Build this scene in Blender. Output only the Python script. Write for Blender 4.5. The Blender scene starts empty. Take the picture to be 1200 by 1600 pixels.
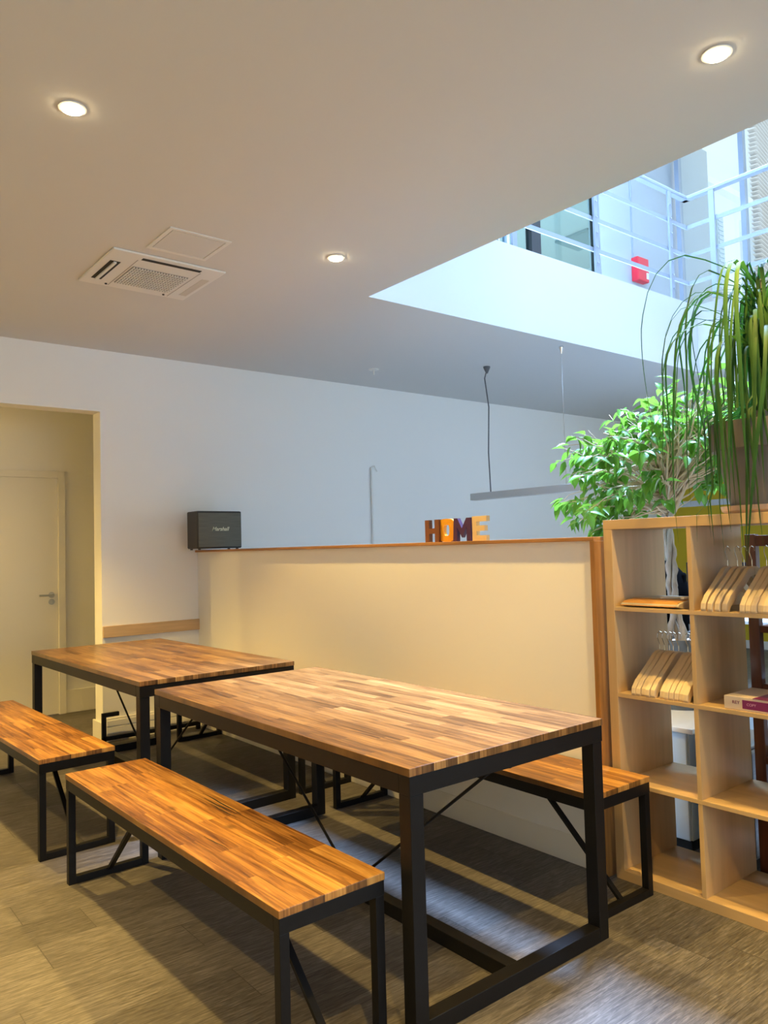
import bpy, bmesh, math, random
from mathutils import Vector, Matrix
random.seed(7)
R = math.radians
C = bpy.context.scene.collection
sc = bpy.context.scene

# ---------------------------------------------------------------- camera, light, exposure
H = 2.933          # ceiling height
FZ = 3.562         # upper floor level
WY = 5.861         # far wall plane
PX = 2.738        # partition face
cam = bpy.data.objects.new('camera', bpy.data.cameras.new('camera'))
C.objects.link(cam)
cam.data.sensor_fit = 'VERTICAL'
cam.data.sensor_height = 36.0
cam.data.lens = 1212.48 * 36.0 / 1600.0
cam.data.clip_start = 0.05
yaw, pit, rol = R(-38.6106), R(2.6805), R(1.5159)
fwd = Vector((-math.sin(yaw) * math.cos(pit), math.cos(yaw) * math.cos(pit), math.sin(pit)))
rt = Vector((math.cos(yaw), math.sin(yaw), 0))
dn = fwd.cross(rt)
r2 = rt * math.cos(rol) + dn * math.sin(rol)
d2 = dn * math.cos(rol) - rt * math.sin(rol)
M = Matrix((r2, -d2, -fwd)).transposed().to_4x4()
M.translation = Vector((0, 0, 1.3769))
cam.matrix_world = M
sc.camera = cam

world = bpy.data.worlds.new('sky')
sc.world = world
world.use_nodes = True
bg = world.node_tree.nodes['Background']
bg.inputs['Color'].default_value = (0.80, 0.92, 1.0, 1)
bg.inputs['Strength'].default_value = 1.6

def area(name, loc, rot, sx, sy, power, col):
    l = bpy.data.lights.new(name, 'AREA')
    l.shape = 'RECTANGLE'; l.size = sx; l.size_y = sy
    l.energy = power; l.color = col
    o = bpy.data.objects.new(name, l)
    o.location = loc; o.rotation_euler = rot
    C.objects.link(o)
    return o
COOL = (0.39, 0.60, 1.0)
WARM = (1.0, 0.65, 0.17)
sk = area('skylight', (5.7, 3.3, 8.6), (R(-8), R(18), 0), 1.9, 1.8, 1300, COOL)
sk.data.spread = R(85)
area('street_window_daylight', (2.9, -3.35, 1.45), (R(90), 0, 0), 5.4, 2.2, 75, (0.66, 0.82, 1.0))
area('office_fill_light', (9.55, 1.0, 1.6), (0, R(90), 0), 2.0, 3.4, 80, (0.70, 0.85, 1.0))  # added fill for the office beyond the partition, no window known there
SPOT_W = 165
sc.view_settings.view_transform = 'Standard'
sc.view_settings.look = 'None'
sc.view_settings.exposure = 0.14
sc.view_settings.gamma = 1.0
sc.view_settings.use_curve_mapping = False

# ---------------------------------------------------------------- materials
def mat(name, col, rough=0.5, metal=0.0, spec=0.5, bump=None, noise=None, coat=0.0):
    m = bpy.data.materials.new(name); m.use_nodes = True
    nt = m.node_tree; b = nt.nodes['Principled BSDF']
    b.inputs['Base Color'].default_value = (*col, 1)
    b.inputs['Roughness'].default_value = rough
    b.inputs['Metallic'].default_value = metal
    b.inputs['Specular IOR Level'].default_value = spec
    b.inputs['Coat Weight'].default_value = coat
    tc = nt.nodes.new('ShaderNodeTexCoord')
    if noise:   # (scale, amount, stretch)
        n = nt.nodes.new('ShaderNodeTexNoise'); mp = nt.nodes.new('ShaderNodeMapping')
        mp.inputs['Scale'].default_value = noise[2]
        n.inputs['Scale'].default_value = noise[0]; n.inputs['Detail'].default_value = 5
        nt.links.new(tc.outputs['Object'], mp.inputs['Vector']); nt.links.new(mp.outputs[0], n.inputs['Vector'])
        r = nt.nodes.new('ShaderNodeValToRGB')
        a = noise[1]
        r.color_ramp.elements[0].position = 0.3; r.color_ramp.elements[1].position = 0.7
        r.color_ramp.elements[0].color = (*[c * (1 - a) for c in col], 1)
        r.color_ramp.elements[1].color = (*[min(1, c * (1 + a)) for c in col], 1)
        nt.links.new(n.outputs['Fac'], r.inputs[0]); nt.links.new(r.outputs[0], b.inputs['Base Color'])
    if bump:
        n = nt.nodes.new('ShaderNodeTexNoise'); n.inputs['Scale'].default_value = bump[0]
        bp = nt.nodes.new('ShaderNodeBump'); bp.inputs['Strength'].default_value = bump[1]; bp.inputs['Distance'].default_value = 0.002
        nt.links.new(tc.outputs['Object'], n.inputs['Vector']); nt.links.new(n.outputs['Fac'], bp.inputs['Height'])
        nt.links.new(bp.outputs[0], b.inputs['Normal'])
    return m

def emit(name, col, s):
    m = bpy.data.materials.new(name); m.use_nodes = True
    nt = m.node_tree; nt.nodes.clear()
    e = nt.nodes.new('ShaderNodeEmission'); o = nt.nodes.new('ShaderNodeOutputMaterial')
    e.inputs[0].default_value = (*col, 1); e.inputs[1].default_value = s
    nt.links.new(e.outputs[0], o.inputs[0]); return m

def glass(name, tint, refl=0.06):
    m = bpy.data.materials.new(name); m.use_nodes = True
    nt = m.node_tree; nt.nodes.clear()
    t = nt.nodes.new('ShaderNodeBsdfTransparent'); g = nt.nodes.new('ShaderNodeBsdfGlossy')
    mx = nt.nodes.new('ShaderNodeMixShader'); o = nt.nodes.new('ShaderNodeOutputMaterial')
    lw = nt.nodes.new('ShaderNodeLayerWeight'); lw.inputs[0].default_value = .5
    pw = nt.nodes.new('ShaderNodeMath'); pw.operation = 'POWER'; pw.inputs[1].default_value = 4
    f = nt.nodes.new('ShaderNodeMath'); f.operation = 'MULTIPLY_ADD'; f.inputs[1].default_value = .6; f.inputs[2].default_value = .04
    nt.links.new(lw.outputs['Facing'], pw.inputs[0]); nt.links.new(pw.outputs[0], f.inputs[0])
    t.inputs[0].default_value = (*tint, 1); g.inputs['Roughness'].default_value = 0.02
    nt.links.new(f.outputs[0], mx.inputs[0]); nt.links.new(t.outputs[0], mx.inputs[1]); nt.links.new(g.outputs[0], mx.inputs[2])
    nt.links.new(mx.outputs[0], o.inputs[0]); return m

def plank_mat(name, ramp, length, width, swap, grain=(3, 60), rough=(0.35, 0.5), mortar=0.001, contrast=0.35, mort_col=0.35, bumpy=0.15, off=0.37, knots=0.0, streak=0.0):
    """staves / planks: random tone per board from the ramp, streaky grain along the board"""
    m = bpy.data.materials.new(name); m.use_nodes = True
    nt = m.node_tree; L = nt.links; b = nt.nodes['Principled BSDF']
    tc = nt.nodes.new('ShaderNodeTexCoord'); sp = nt.nodes.new('ShaderNodeSeparateXYZ'); cb = nt.nodes.new('ShaderNodeCombineXYZ')
    L.new(tc.outputs['Object'], sp.inputs[0])
    L.new(sp.outputs[1 if swap else 0], cb.inputs[0]); L.new(sp.outputs[0 if swap else 1], cb.inputs[1])
    br = nt.nodes.new('ShaderNodeTexBrick')
    br.offset = off; br.offset_frequency = 2; br.squash = 0.8; br.squash_frequency = 3
    br.inputs['Color1'].default_value = (0, 0, 0, 1); br.inputs['Color2'].default_value = (1, 1, 1, 1)
    br.inputs['Mortar'].default_value = (mort_col, mort_col, mort_col, 1)
    br.inputs['Scale'].default_value = 1; br.inputs['Mortar Size'].default_value = mortar
    br.inputs['Mortar Smooth'].default_value = 0.1; br.inputs['Bias'].default_value = 0
    br.inputs['Brick Width'].default_value = length; br.inputs['Row Height'].default_value = width
    L.new(cb.outputs[0], br.inputs['Vector'])
    mp = nt.nodes.new('ShaderNodeMapping'); mp.inputs['Scale'].default_value = (grain[0], grain[1], 8)
    # shift the grain per board
    ad = nt.nodes.new('ShaderNodeVectorMath'); ad.operation = 'ADD'
    sv = nt.nodes.new('ShaderNodeVectorMath'); sv.operation = 'SCALE'; sv.inputs['Scale'].default_value = 7.3
    L.new(br.outputs['Color'], sv.inputs[0]); L.new(cb.outputs[0], ad.inputs[0]); L.new(sv.outputs[0], ad.inputs[1])
    L.new(ad.outputs[0], mp.inputs['Vector'])
    n = nt.nodes.new('ShaderNodeTexNoise'); n.inputs['Scale'].default_value = 1; n.inputs['Detail'].default_value = 8; n.inputs['Roughness'].default_value = 0.65; n.inputs['Distortion'].default_value = 0.6
    L.new(mp.outputs[0], n.inputs['Vector'])
    n2 = nt.nodes.new('ShaderNodeTexNoise'); n2.inputs['Scale'].default_value = 2.2
    L.new(ad.outputs[0], n2.inputs['Vector']); n2.inputs['Detail'].default_value = 3
    # tone = board random * .6 + grain
    bw = nt.nodes.new('ShaderNodeRGBToBW'); L.new(br.outputs['Color'], bw.inputs[0])
    m1 = nt.nodes.new('ShaderNodeMath'); m1.operation = 'MULTIPLY_ADD'; m1.inputs[1].default_value = 1 - contrast; m1.inputs[2].default_value = 0
    L.new(bw.outputs[0], m1.inputs[0])
    mr = nt.nodes.new('ShaderNodeMapRange'); mr.inputs[1].default_value = 0.3; mr.inputs[2].default_value = 0.7
    L.new(n.outputs['Fac'], mr.inputs[0])
    m2 = nt.nodes.new('ShaderNodeMath'); m2.operation = 'MULTIPLY_ADD'; m2.inputs[1].default_value = contrast
    L.new(mr.outputs[0], m2.inputs[0]); L.new(m1.outputs[0], m2.inputs[2])
    m3 = nt.nodes.new('ShaderNodeMath'); m3.operation = 'MULTIPLY_ADD'; m3.inputs[1].default_value = 0.5; m3.inputs[2].default_value = -0.25
    L.new(n2.outputs['Fac'], m3.inputs[0])
    m4 = nt.nodes.new('ShaderNodeMath'); m4.operation = 'ADD'; L.new(m2.outputs[0], m4.inputs[0]); L.new(m3.outputs[0], m4.inputs[1])
    cr = nt.nodes.new('ShaderNodeValToRGB')
    els = cr.color_ramp.elements
    els[0].position = ramp[0][0]; els[0].color = (*ramp[0][1], 1)
    els[1].position = ramp[-1][0]; els[1].color = (*ramp[-1][1], 1)
    for p, c in ramp[1:-1]:
        e = els.new(p); e.color = (*c, 1)
    L.new(m4.outputs[0], cr.inputs[0])
    mx = nt.nodes.new('ShaderNodeMix'); mx.data_type = 'RGBA'; mx.blend_type = 'MULTIPLY'
    L.new(br.outputs['Fac'], mx.inputs[0]); L.new(cr.outputs[0], mx.inputs[6]); mx.inputs[7].default_value = (mort_col, mort_col, mort_col, 1)
    out = mx.outputs[2]
    if streak:   # sparse dark mineral streaks
        ns = nt.nodes.new('ShaderNodeTexNoise'); ns.inputs['Scale'].default_value = 1; ns.inputs['Detail'].default_value = 6; ns.inputs['Roughness'].default_value = .7; ns.inputs['Distortion'].default_value = 1.2
        mps = nt.nodes.new('ShaderNodeMapping'); mps.inputs['Scale'].default_value = (grain[0] * .7, grain[1] * .45, 5); mps.inputs['Location'].default_value = (3.1, 8.7, 0)
        L.new(ad.outputs[0], mps.inputs['Vector']); L.new(mps.outputs[0], ns.inputs['Vector'])
        sr = nt.nodes.new('ShaderNodeMapRange'); sr.inputs[1].default_value = 0.54; sr.inputs[2].default_value = 0.72; sr.inputs[3].default_value = 1; sr.inputs[4].default_value = 1 - streak
        L.new(ns.outputs['Fac'], sr.inputs[0])
        mk = nt.nodes.new('ShaderNodeMix'); mk.data_type = 'RGBA'; mk.blend_type = 'MULTIPLY'; mk.inputs[0].default_value = 1
        L.new(out, mk.inputs[6]); L.new(sr.outputs[0], mk.inputs[7]); out = mk.outputs[2]
    if knots:
        vo = nt.nodes.new('ShaderNodeTexVoronoi'); vo.inputs['Scale'].default_value = 5.5
        mpk = nt.nodes.new('ShaderNodeMapping'); mpk.inputs['Scale'].default_value = (0.55, 1, 1)
        L.new(cb.outputs[0], mpk.inputs[0]); L.new(mpk.outputs[0], vo.inputs['Vector'])
        kr = nt.nodes.new('ShaderNodeMapRange'); kr.inputs[1].default_value = 0.02; kr.inputs[2].default_value = 0.11
        kr.inputs[3].default_value = 1 - knots; kr.inputs[4].default_value = 1
        L.new(vo.outputs['Distance'], kr.inputs[0])
        mk = nt.nodes.new('ShaderNodeMix'); mk.data_type = 'RGBA'; mk.blend_type = 'MULTIPLY'; mk.inputs[0].default_value = 1
        L.new(out, mk.inputs[6]); L.new(kr.outputs[0], mk.inputs[7]); out = mk.outputs[2]
    L.new(out, b.inputs['Base Color'])
    rr = nt.nodes.new('ShaderNodeMapRange'); rr.inputs[3].default_value = rough[0]; rr.inputs[4].default_value = rough[1]
    L.new(n.outputs['Fac'], rr.inputs[0]); L.new(rr.outputs[0], b.inputs['Roughness'])
    bp = nt.nodes.new('ShaderNodeBump'); bp.inputs['Strength'].default_value = bumpy; bp.inputs['Distance'].default_value = 0.001
    L.new(n.outputs['Fac'], bp.inputs['Height']); L.new(bp.outputs[0], b.inputs['Normal'])
    return m

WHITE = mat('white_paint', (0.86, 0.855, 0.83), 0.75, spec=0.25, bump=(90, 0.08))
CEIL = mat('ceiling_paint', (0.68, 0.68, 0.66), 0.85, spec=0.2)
CREAM = mat('satin_white_paint', (0.82, 0.80, 0.74), 0.45, spec=0.4)
YELLOW = mat('yellow_paint', (0.62, 0.44, 0.015), 0.7, noise=(1.2, 0.06, (1, 1, 1)))
BLACK = mat('black_steel', (0.006, 0.0058, 0.0068), 0.45, metal=0.0, spec=0.25, bump=(300, 0.1))
ACACIA = plank_mat('acacia_staves', [(0.12, (0.055, 0.021, 0.007)), (0.32, (0.14, 0.064, 0.020)), (0.5, (0.26, 0.132, 0.043)), (0.72, (0.36, 0.20, 0.070)), (1.0, (0.56, 0.37, 0.16))],
                   0.42, 0.047, True, grain=(3.2, 85), rough=(0.24, 0.38), mortar=0.0006, contrast=0.62, mort_col=0.5, bumpy=0.1, streak=0.55)
ACACIA_B = plank_mat('acacia_bench_staves', [(0.1, (0.08, 0.026, 0.005)), (0.34, (0.22, 0.09, 0.02)), (0.58, (0.42, 0.195, 0.045)), (0.9, (0.66, 0.37, 0.105))],
                   0.46, 0.072, True, grain=(2.6, 60), rough=(0.3, 0.45), mortar=0.0006, contrast=0.66, mort_col=0.5, bumpy=0.1, knots=0.6, streak=0.6)
FLOOR = plank_mat('grey_oak_vinyl', [(0.05, (0.043, 0.038, 0.034)), (0.5, (0.118, 0.107, 0.097)), (0.95, (0.24, 0.225, 0.21))],
                  1.22, 0.2, False, grain=(13, 150), rough=(0.42, 0.6), mortar=0.0018, contrast=0.80, mort_col=0.55, bumpy=0.3, streak=0.35)
BEECH = mat('beech_veneer', (0.60, 0.41, 0.205), 0.45, noise=(1.6, 0.10, (14, 14, 1.2)))
BEECH_H = mat('beech_veneer_long', (0.60, 0.41, 0.205), 0.45, noise=(1.6, 0.10, (14, 1.2, 14)))
OAK = mat('stained_oak', (0.33, 0.15, 0.035), 0.4, noise=(2, 0.35, (22, 22, 1.3)))
OAK_H = mat('stained_oak_cap', (0.36, 0.17, 0.05), 0.4, noise=(2, 0.3, (22, 1.3, 22)))
PINE = mat('pale_rail_wood', (0.58, 0.40, 0.22), 0.45, noise=(2, 0.12, (1.5, 20, 22)))
MAHOG = mat('mahogany', (0.115, 0.032, 0.014), 0.35, noise=(2, 0.3, (20, 20, 2)))
HWOOD = mat('hanger_wood', (0.72, 0.56, 0.36), 0.5, noise=(3, 0.08, (3, 30, 6)))
CHROME = mat('chrome', (0.75, 0.75, 0.75), 0.15, metal=1)
STEEL = mat('brushed_steel', (0.50, 0.53, 0.56), 0.35, metal=.5, noise=(3, 0.1, (1, 1, 60)))
ALU = mat('grey_aluminium', (0.50, 0.52, 0.53), 0.45, metal=0.3)
RAIL = mat('grey_painted_rail', (0.34, 0.38, 0.44), 0.4, metal=0.0)
PLASTIC = mat('off_white_plastic', (0.78, 0.77, 0.73), 0.4)
DARK = mat('dark_slot', (0.02, 0.018, 0.016), 0.7)
GLASS = glass('window_glass', (0.93, 0.97, 0.98))
TGLASS = glass('office_glass', (0.66, 0.80, 0.82))
RED = mat('red_plastic', (0.75, 0.03, 0.05), 0.35)
FACADE = mat('outside_render', (0.80, 0.84, 0.88), 0.9, spec=0.1)
SHUTTER = mat('blue_grey_shutter', (0.52, 0.62, 0.70), 0.7)
LOUV = mat('timber_louvre', (0.72, 0.68, 0.65), 0.7)
LEAF = mat('fig_leaf', (0.10, 0.25, 0.03), 0.35, spec=0.5, noise=(6, 0.45, (1, 1, 1)))
STRAP = mat('strap_leaf', (0.030, 0.080, 0.022), 0.6, spec=.2, noise=(5, 0.5, (1, 1, 1)))
BARK = mat('pale_bark', (0.44, 0.37, 0.30), 0.8, noise=(8, 0.3, (4, 4, 1)))
TWIG = mat('twig_bark', (0.66, 0.50, 0.33), 0.8)
CLAY = mat('weathered_clay', (0.17, 0.155, 0.145), 0.8, noise=(3, 0.25, (1, 1, 1)), bump=(60, 0.3))
CLAY2 = mat('clay_saucer', (0.62, 0.45, 0.34), 0.7)
SOIL = mat('soil', (0.05, 0.035, 0.025), 0.95)
ZINC = mat('zinc', (0.16, 0.17, 0.17), 0.5, metal=0.3, noise=(9, 0.25, (1, 1, 1)))
PEBBLE = mat('pale_pebble', (0.72, 0.68, 0.60), 0.7)
BLUEPANEL = mat('pale_blue_panel', (0.62, 0.74, 0.84), 0.4)
LAMINATE = mat('white_laminate', (0.88, 0.88, 0.86), 0.3)
KRAFT = mat('kraft_tan', (0.62, 0.30, 0.07), 0.5)
KRAFT2 = mat('grey_beige_card', (0.50, 0.43, 0.33), 0.6)
PAPER = mat('paper', (0.85, 0.84, 0.80), 0.7)
REAM = mat('ream_wrap', (0.70, 0.58, 0.47), 0.4)
PURPLE = mat('purple_print', (0.20, 0.02, 0.12), 0.4)
VINYL = mat('black_vinyl', (0.022, 0.019, 0.017), 0.5, bump=(400, 0.3))
GRILLE = mat('speaker_cloth', (0.13, 0.13, 0.105), 0.8, noise=(6, 0.25, (1, 1, 60)), bump=(700, 0.5))
BRASS = mat('pale_gold', (0.75, 0.70, 0.52), 0.3, metal=0.4)
FABRIC = mat('black_cloth', (0.0022, 0.0022, 0.0025), 0.9, spec=.05)
MONITOR = mat('monitor_black', (0.012, 0.018, 0.024), 0.3)
LET_H = mat('brown_letter', (0.17, 0.055, 0.012), 0.5)
LET_O = mat('orange_letter', (0.80, 0.36, 0.01), 0.4)
LET_M = mat('purple_letter', (0.06, 0.015, 0.075), 0.45)
LET_E = mat('pale_wood_letter', (0.70, 0.52, 0.28), 0.5)
LAMPGLOW = emit('halogen_glow', (1.0, 0.78, 0.45), 60)
TRANSLIFE = LEAF
for m_, w_ in ((LEAF, 0.0), (STRAP, 0.0)):
    nt = m_.node_tree; b = nt.nodes['Principled BSDF']; out = [n for n in nt.nodes if n.type == 'OUTPUT_MATERIAL'][0]
    tr = nt.nodes.new('ShaderNodeBsdfTranslucent'); ms = nt.nodes.new('ShaderNodeMixShader'); ms.inputs[0].default_value = 0.35 if m_ is LEAF else 0.22
    tr.inputs[0].default_value = (0.28, 0.58, 0.06, 1) if m_ is LEAF else (0.08, 0.26, 0.03, 1)
    nt.links.new(b.outputs[0], ms.inputs[1]); nt.links.new(tr.outputs[0], ms.inputs[2]); nt.links.new(ms.outputs[0], out.inputs[0])

# ---------------------------------------------------------------- mesh helpers
class MB:
    def __init__(s): s.v = []; s.f = []; s.mi = []
    def box(s, x0, y0, z0, x1, y1, z1, mi=0):
        n = len(s.v)
        s.v += [(x0, y0, z0), (x1, y0, z0), (x1, y1, z0), (x0, y1, z0), (x0, y0, z1), (x1, y0, z1), (x1, y1, z1), (x0, y1, z1)]
        for q in ((0, 3, 2, 1), (4, 5, 6, 7), (0, 1, 5, 4), (1, 2, 6, 5), (2, 3, 7, 6), (3, 0, 4, 7)):
            s.f.append(tuple(n + i for i in q)); s.mi.append(mi)
        return s
    def bar(s, a, b, w, h, up=(0, 0, 1), mi=0):
        a = Vector(a); b = Vector(b); d = (b - a).normalized(); u = Vector(up)
        sd = d.cross(u).normalized(); u = sd.cross(d).normalized()
        n = len(s.v)
        for p in (a, b):
            for i, j in ((-1, -1), (1, -1), (1, 1), (-1, 1)):
                s.v.append(tuple(p + sd * (i * w / 2) + u * (j * h / 2)))
        for q in ((0, 1, 2, 3), (7, 6, 5, 4), (0, 4, 5, 1), (1, 5, 6, 2), (2, 6, 7, 3), (3, 7, 4, 0)):
            s.f.append(tuple(n + i for i in q)); s.mi.append(mi)
        return s
    def tube(s, pts, rad, seg=8, mi=0, caps=True):
        pts = [Vector(p) for p in pts]
        if not hasattr(rad, '__len__'): rad = [rad] * len(pts)
        n = len(s.v); prev = None
        for i, p in enumerate(pts):
            d = (pts[min(i + 1, len(pts) - 1)] - pts[max(i - 1, 0)])
            d = d.normalized() if d.length > 1e-9 else Vector((0, 0, 1))
            if prev is None:
                a = d.cross(Vector((0.123, 0.9, 0.31))).normalized()
            else:
                a = (prev - d * prev.dot(d)).normalized()
            prev = a; b = d.cross(a)
            for k in range(seg):
                t = 2 * math.pi * k / seg
                s.v.append(tuple(p + (a * math.cos(t) + b * math.sin(t)) * rad[i]))
        for i in range(len(pts) - 1):
            for k in range(seg):
                s.f.append((n + i * seg + k, n + i * seg + (k + 1) % seg, n + (i + 1) * seg + (k + 1) % seg, n + (i + 1) * seg + k)); s.mi.append(mi)
        if caps:
            s.f.append(tuple(n + k for k in reversed(range(seg)))); s.mi.append(mi)
            e = n + (len(pts) - 1) * seg
            s.f.append(tuple(e + k for k in range(seg))); s.mi.append(mi)
        return s
    def lathe(s, c, prof, seg=40, mi=0):
        """prof: list of (radius, z)"""
        n = len(s.v)
        for r_, z in prof:
            for k in range(seg):
                t = 2 * math.pi * k / seg
                s.v.append((c[0] + r_ * math.cos(t), c[1] + r_ * math.sin(t), c[2] + z))
        for i in range(len(prof) - 1):
            for k in range(seg):
                s.f.append((n + i * seg + k, n + i * seg + (k + 1) % seg, n + (i + 1) * seg + (k + 1) % seg, n + (i + 1) * seg + k)); s.mi.append(mi)
        s.f.append(tuple(n + k for k in reversed(range(seg)))); s.mi.append(mi)
        e = n + (len(prof) - 1) * seg
        s.f.append(tuple(e + k for k in range(seg))); s.mi.append(mi)
        return s
    def prism(s, poly, axis, a, b, mi=0):
        """poly in the two other axes (in xyz order), extruded along axis from a to b"""
        n = len(s.v); m = len(poly)
        for t in (a, b):
            for p in poly:
                q = list(p); q.insert(axis, t); s.v.append(tuple(q))
        s.f.append(tuple(n + i for i in range(m))); s.f.append(tuple(n + m + i for i in reversed(range(m)))); s.mi += [mi, mi]
        for i in range(m):
            j = (i + 1) % m
            s.f.append((n + i, n + m + i, n + m + j, n + j)); s.mi.append(mi)
        return s
    def build(s, name, mats, parent=None, bevel=0, smooth=False, loc=None, world=False):
        me = bpy.data.meshes.new(name)
        me.from_pydata(s.v, [], s.f); me.update()
        if not isinstance(mats, (list, tuple)): mats = [mats]
        for m in mats: me.materials.append(m)
        for p, i in zip(me.polygons, s.mi): p.material_index = i; p.use_smooth = smooth
        bm = bmesh.new(); bm.from_mesh(me)
        bmesh.ops.recalc_face_normals(bm, faces=bm.faces)
        bm.to_mesh(me); bm.free()
        o = bpy.data.objects.new(name, me); C.objects.link(o)
        if loc: 
            o.location = loc
        if parent:
            o.parent = parent
            if world:
                o.location = -parent.location
        if bevel:
            md = o.modifiers.new('bevel', 'BEVEL'); md.width = bevel; md.segments = 2; md.limit_method = 'ANGLE'
        return o

def thing(name, label, cat, loc=(0, 0, 0), rz=0, group=None):
    o = bpy.data.objects.new(name, None); C.objects.link(o)
    o.empty_display_size = 0.05
    o.location = loc; o.rotation_euler = (0, 0, rz)
    o['label'] = label; o['category'] = cat
    if group: o['group'] = group
    return o
def tag(o, label, cat, group=None, kind=None):
    o['label'] = label; o['category'] = cat
    if group: o['group'] = group
    if kind: o['kind'] = kind
    return o
def struct(o, label, cat):
    o['kind'] = 'structure'; o['label'] = label; o['category'] = cat
    return o
def dup(root, loc, rz=0, label=None, group=None):
    r = root.copy(); C.objects.link(r); r.location = loc; r.rotation_euler = (0, 0, rz)
    if label: r['label'] = label
    if group: r['group'] = group
    for ch in list(root.children):
        c = ch.copy(); C.objects.link(c); c.parent = r
        for g in list(ch.children):
            d = g.copy(); C.objects.link(d); d.parent = c
    return r
def text_mesh(txt, size, shear=0.0, extrude=0.001, bold=0.0):
    cu = bpy.data.curves.new('lettering', 'FONT'); cu.body = txt; cu.size = size
    cu.shear = shear; cu.extrude = extrude; cu.offset = bold; cu.align_x = 'CENTER'; cu.align_y = 'CENTER'
    ob = bpy.data.objects.new('lettering', cu); C.objects.link(ob)
    dg = bpy.context.evaluated_depsgraph_get(); dg.update()
    me = bpy.data.meshes.new_from_object(ob.evaluated_get(dg))
    bpy.data.objects.remove(ob); return me

# ---------------------------------------------------------------- the room
X0, Y0, X1 = -1.6, -3.5, 9.7
OX0, OX1, OY1, OY0 = 2.9034, 6.774, 3.733, -1.2
DX, DZ = 1.967, 2.464           # doorway right edge, head
m = MB(); m.box(X0 - .15, Y0 - .15, -0.1, X1 + .15, 7.3, 0); struct(m.build('floor', FLOOR), 'grey-brown wood grain plank flooring', 'floor')
# ceiling slab with the rectangular opening to the floor above
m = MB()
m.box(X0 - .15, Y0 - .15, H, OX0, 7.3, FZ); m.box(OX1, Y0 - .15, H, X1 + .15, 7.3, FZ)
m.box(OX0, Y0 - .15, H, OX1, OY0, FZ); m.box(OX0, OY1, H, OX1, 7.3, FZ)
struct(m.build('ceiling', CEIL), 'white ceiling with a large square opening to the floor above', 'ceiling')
# far wall with doorway
m = MB()
m.box(DX, WY, 0, X1 + .15, WY + .16, H)
m.box(X0, WY, DZ, DX, WY + .16, H)
m.box(X0, WY, 0, 0.75, WY + .16, DZ)
struct(m.build('wall_far', WHITE), 'long white far wall with a doorway at its left', 'wall')
m = MB(); m.box(X0 - .15, Y0 - .15, 0, X0, 7.3, H); struct(m.build('wall_left', WHITE), 'white left wall', 'wall')
m = MB(); m.box(X1, Y0 - .15, 0, X1 + .15, 0.0, H); m.box(X1, 2.6, 0, X1 + .15, WY, H); m.box(X1, 0.0, 0, X1 + .15, 2.6, .5); m.box(X1, 0, 2.6, X1 + .15, 2.6, H)
struct(m.build('wall_right', YELLOW), 'mustard yellow wall at the back of the office', 'wall')
m = MB(); m.box(X0, Y0 - .15, 0, 0.1, Y0, H); m.box(5.7, Y0 - .15, 0, X1, Y0, H); m.box(.1, Y0 - .15, 0, 5.7, Y0, .3); m.box(.1, Y0 - .15, 2.6, 5.7, Y0, H)
struct(m.build('wall_near', WHITE), 'white wall behind the viewer with a street window', 'wall')
# corridor behind the doorway
m = MB(); m.box(X0, 7.19, 0, 1.13, 7.3, H); m.box(2.03, 7.19, 0, 3.2, 7.3, H); m.box(1.13, 7.19, 2.075, 2.03, 7.3, H); m.box(3.1, WY + .16, 0, 3.2, 7.19, H)
struct(m.build('wall_corridor', WHITE), 'cream corridor wall seen through the doorway', 'wall')
m = MB(); m.box(1.13, 7.185, 0.005, 2.028, 7.24, 2.074)
door = struct(m.build('door_1', CREAM), 'plain cream door with steel lever handle in the corridor', 'door')
m = MB()
for z, kind in ((1.045, 0), (0.985, 1)):
    m.tube([(1.972, 7.186, z), (1.972, 7.176, z)], 0.026, 20)
m.tube([(1.972, 7.18, 1.045), (1.972, 7.14, 1.045), (1.965, 7.132, 1.045), (1.86, 7.132, 1.045)], 0.009, 10)
m.box(1.968, 7.165, .972, 1.976, 7.177, .998)
m.build('door_handle', STEEL, door, smooth=False)
m = MB(); m.box(2.03, 7.165, 0, 2.09, 7.19, 2.135); m.box(1.07, 7.165, 0, 1.13, 7.19, 2.135); m.box(1.13, 7.165, 2.075, 2.03, 7.19, 2.135)
struct(m.build('trim_1', CREAM, bevel=.003), 'cream door casing in the corridor', 'trim')
m = MB(); m.box(2.09, 7.175, 0, 3.1, 7.19, .2); struct(m.build('baseboard_corridor', CREAM, bevel=.003), 'cream corridor skirting board', 'baseboard')
m = MB()   # skirting of the far wall with two grooves
m.box(DX + .0, WY - .02, 0, PX, WY, .17); m.box(DX + .02, WY - .028, .055, PX, WY - .02, .105); m.box(DX + .02, WY - .028, .112, PX, WY - .02, .155)
struct(m.build('baseboard_far', CREAM, bevel=.002), 'stepped cream skirting under the wooden rail', 'baseboard')
m = MB(); m.box(DX - .018, WY - .02, 0, DX, WY + .18, .145); struct(m.build('baseboard_doorway', CREAM, bevel=.003), 'cream skirting wrapped round the doorway jamb', 'baseboard')
m = MB(); m.box(DX + .004, WY - .02, .766, PX, WY, .851); struct(m.build('trim_2', PINE, bevel=.002), 'pale wooden chair rail between doorway and partition', 'trim')
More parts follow.
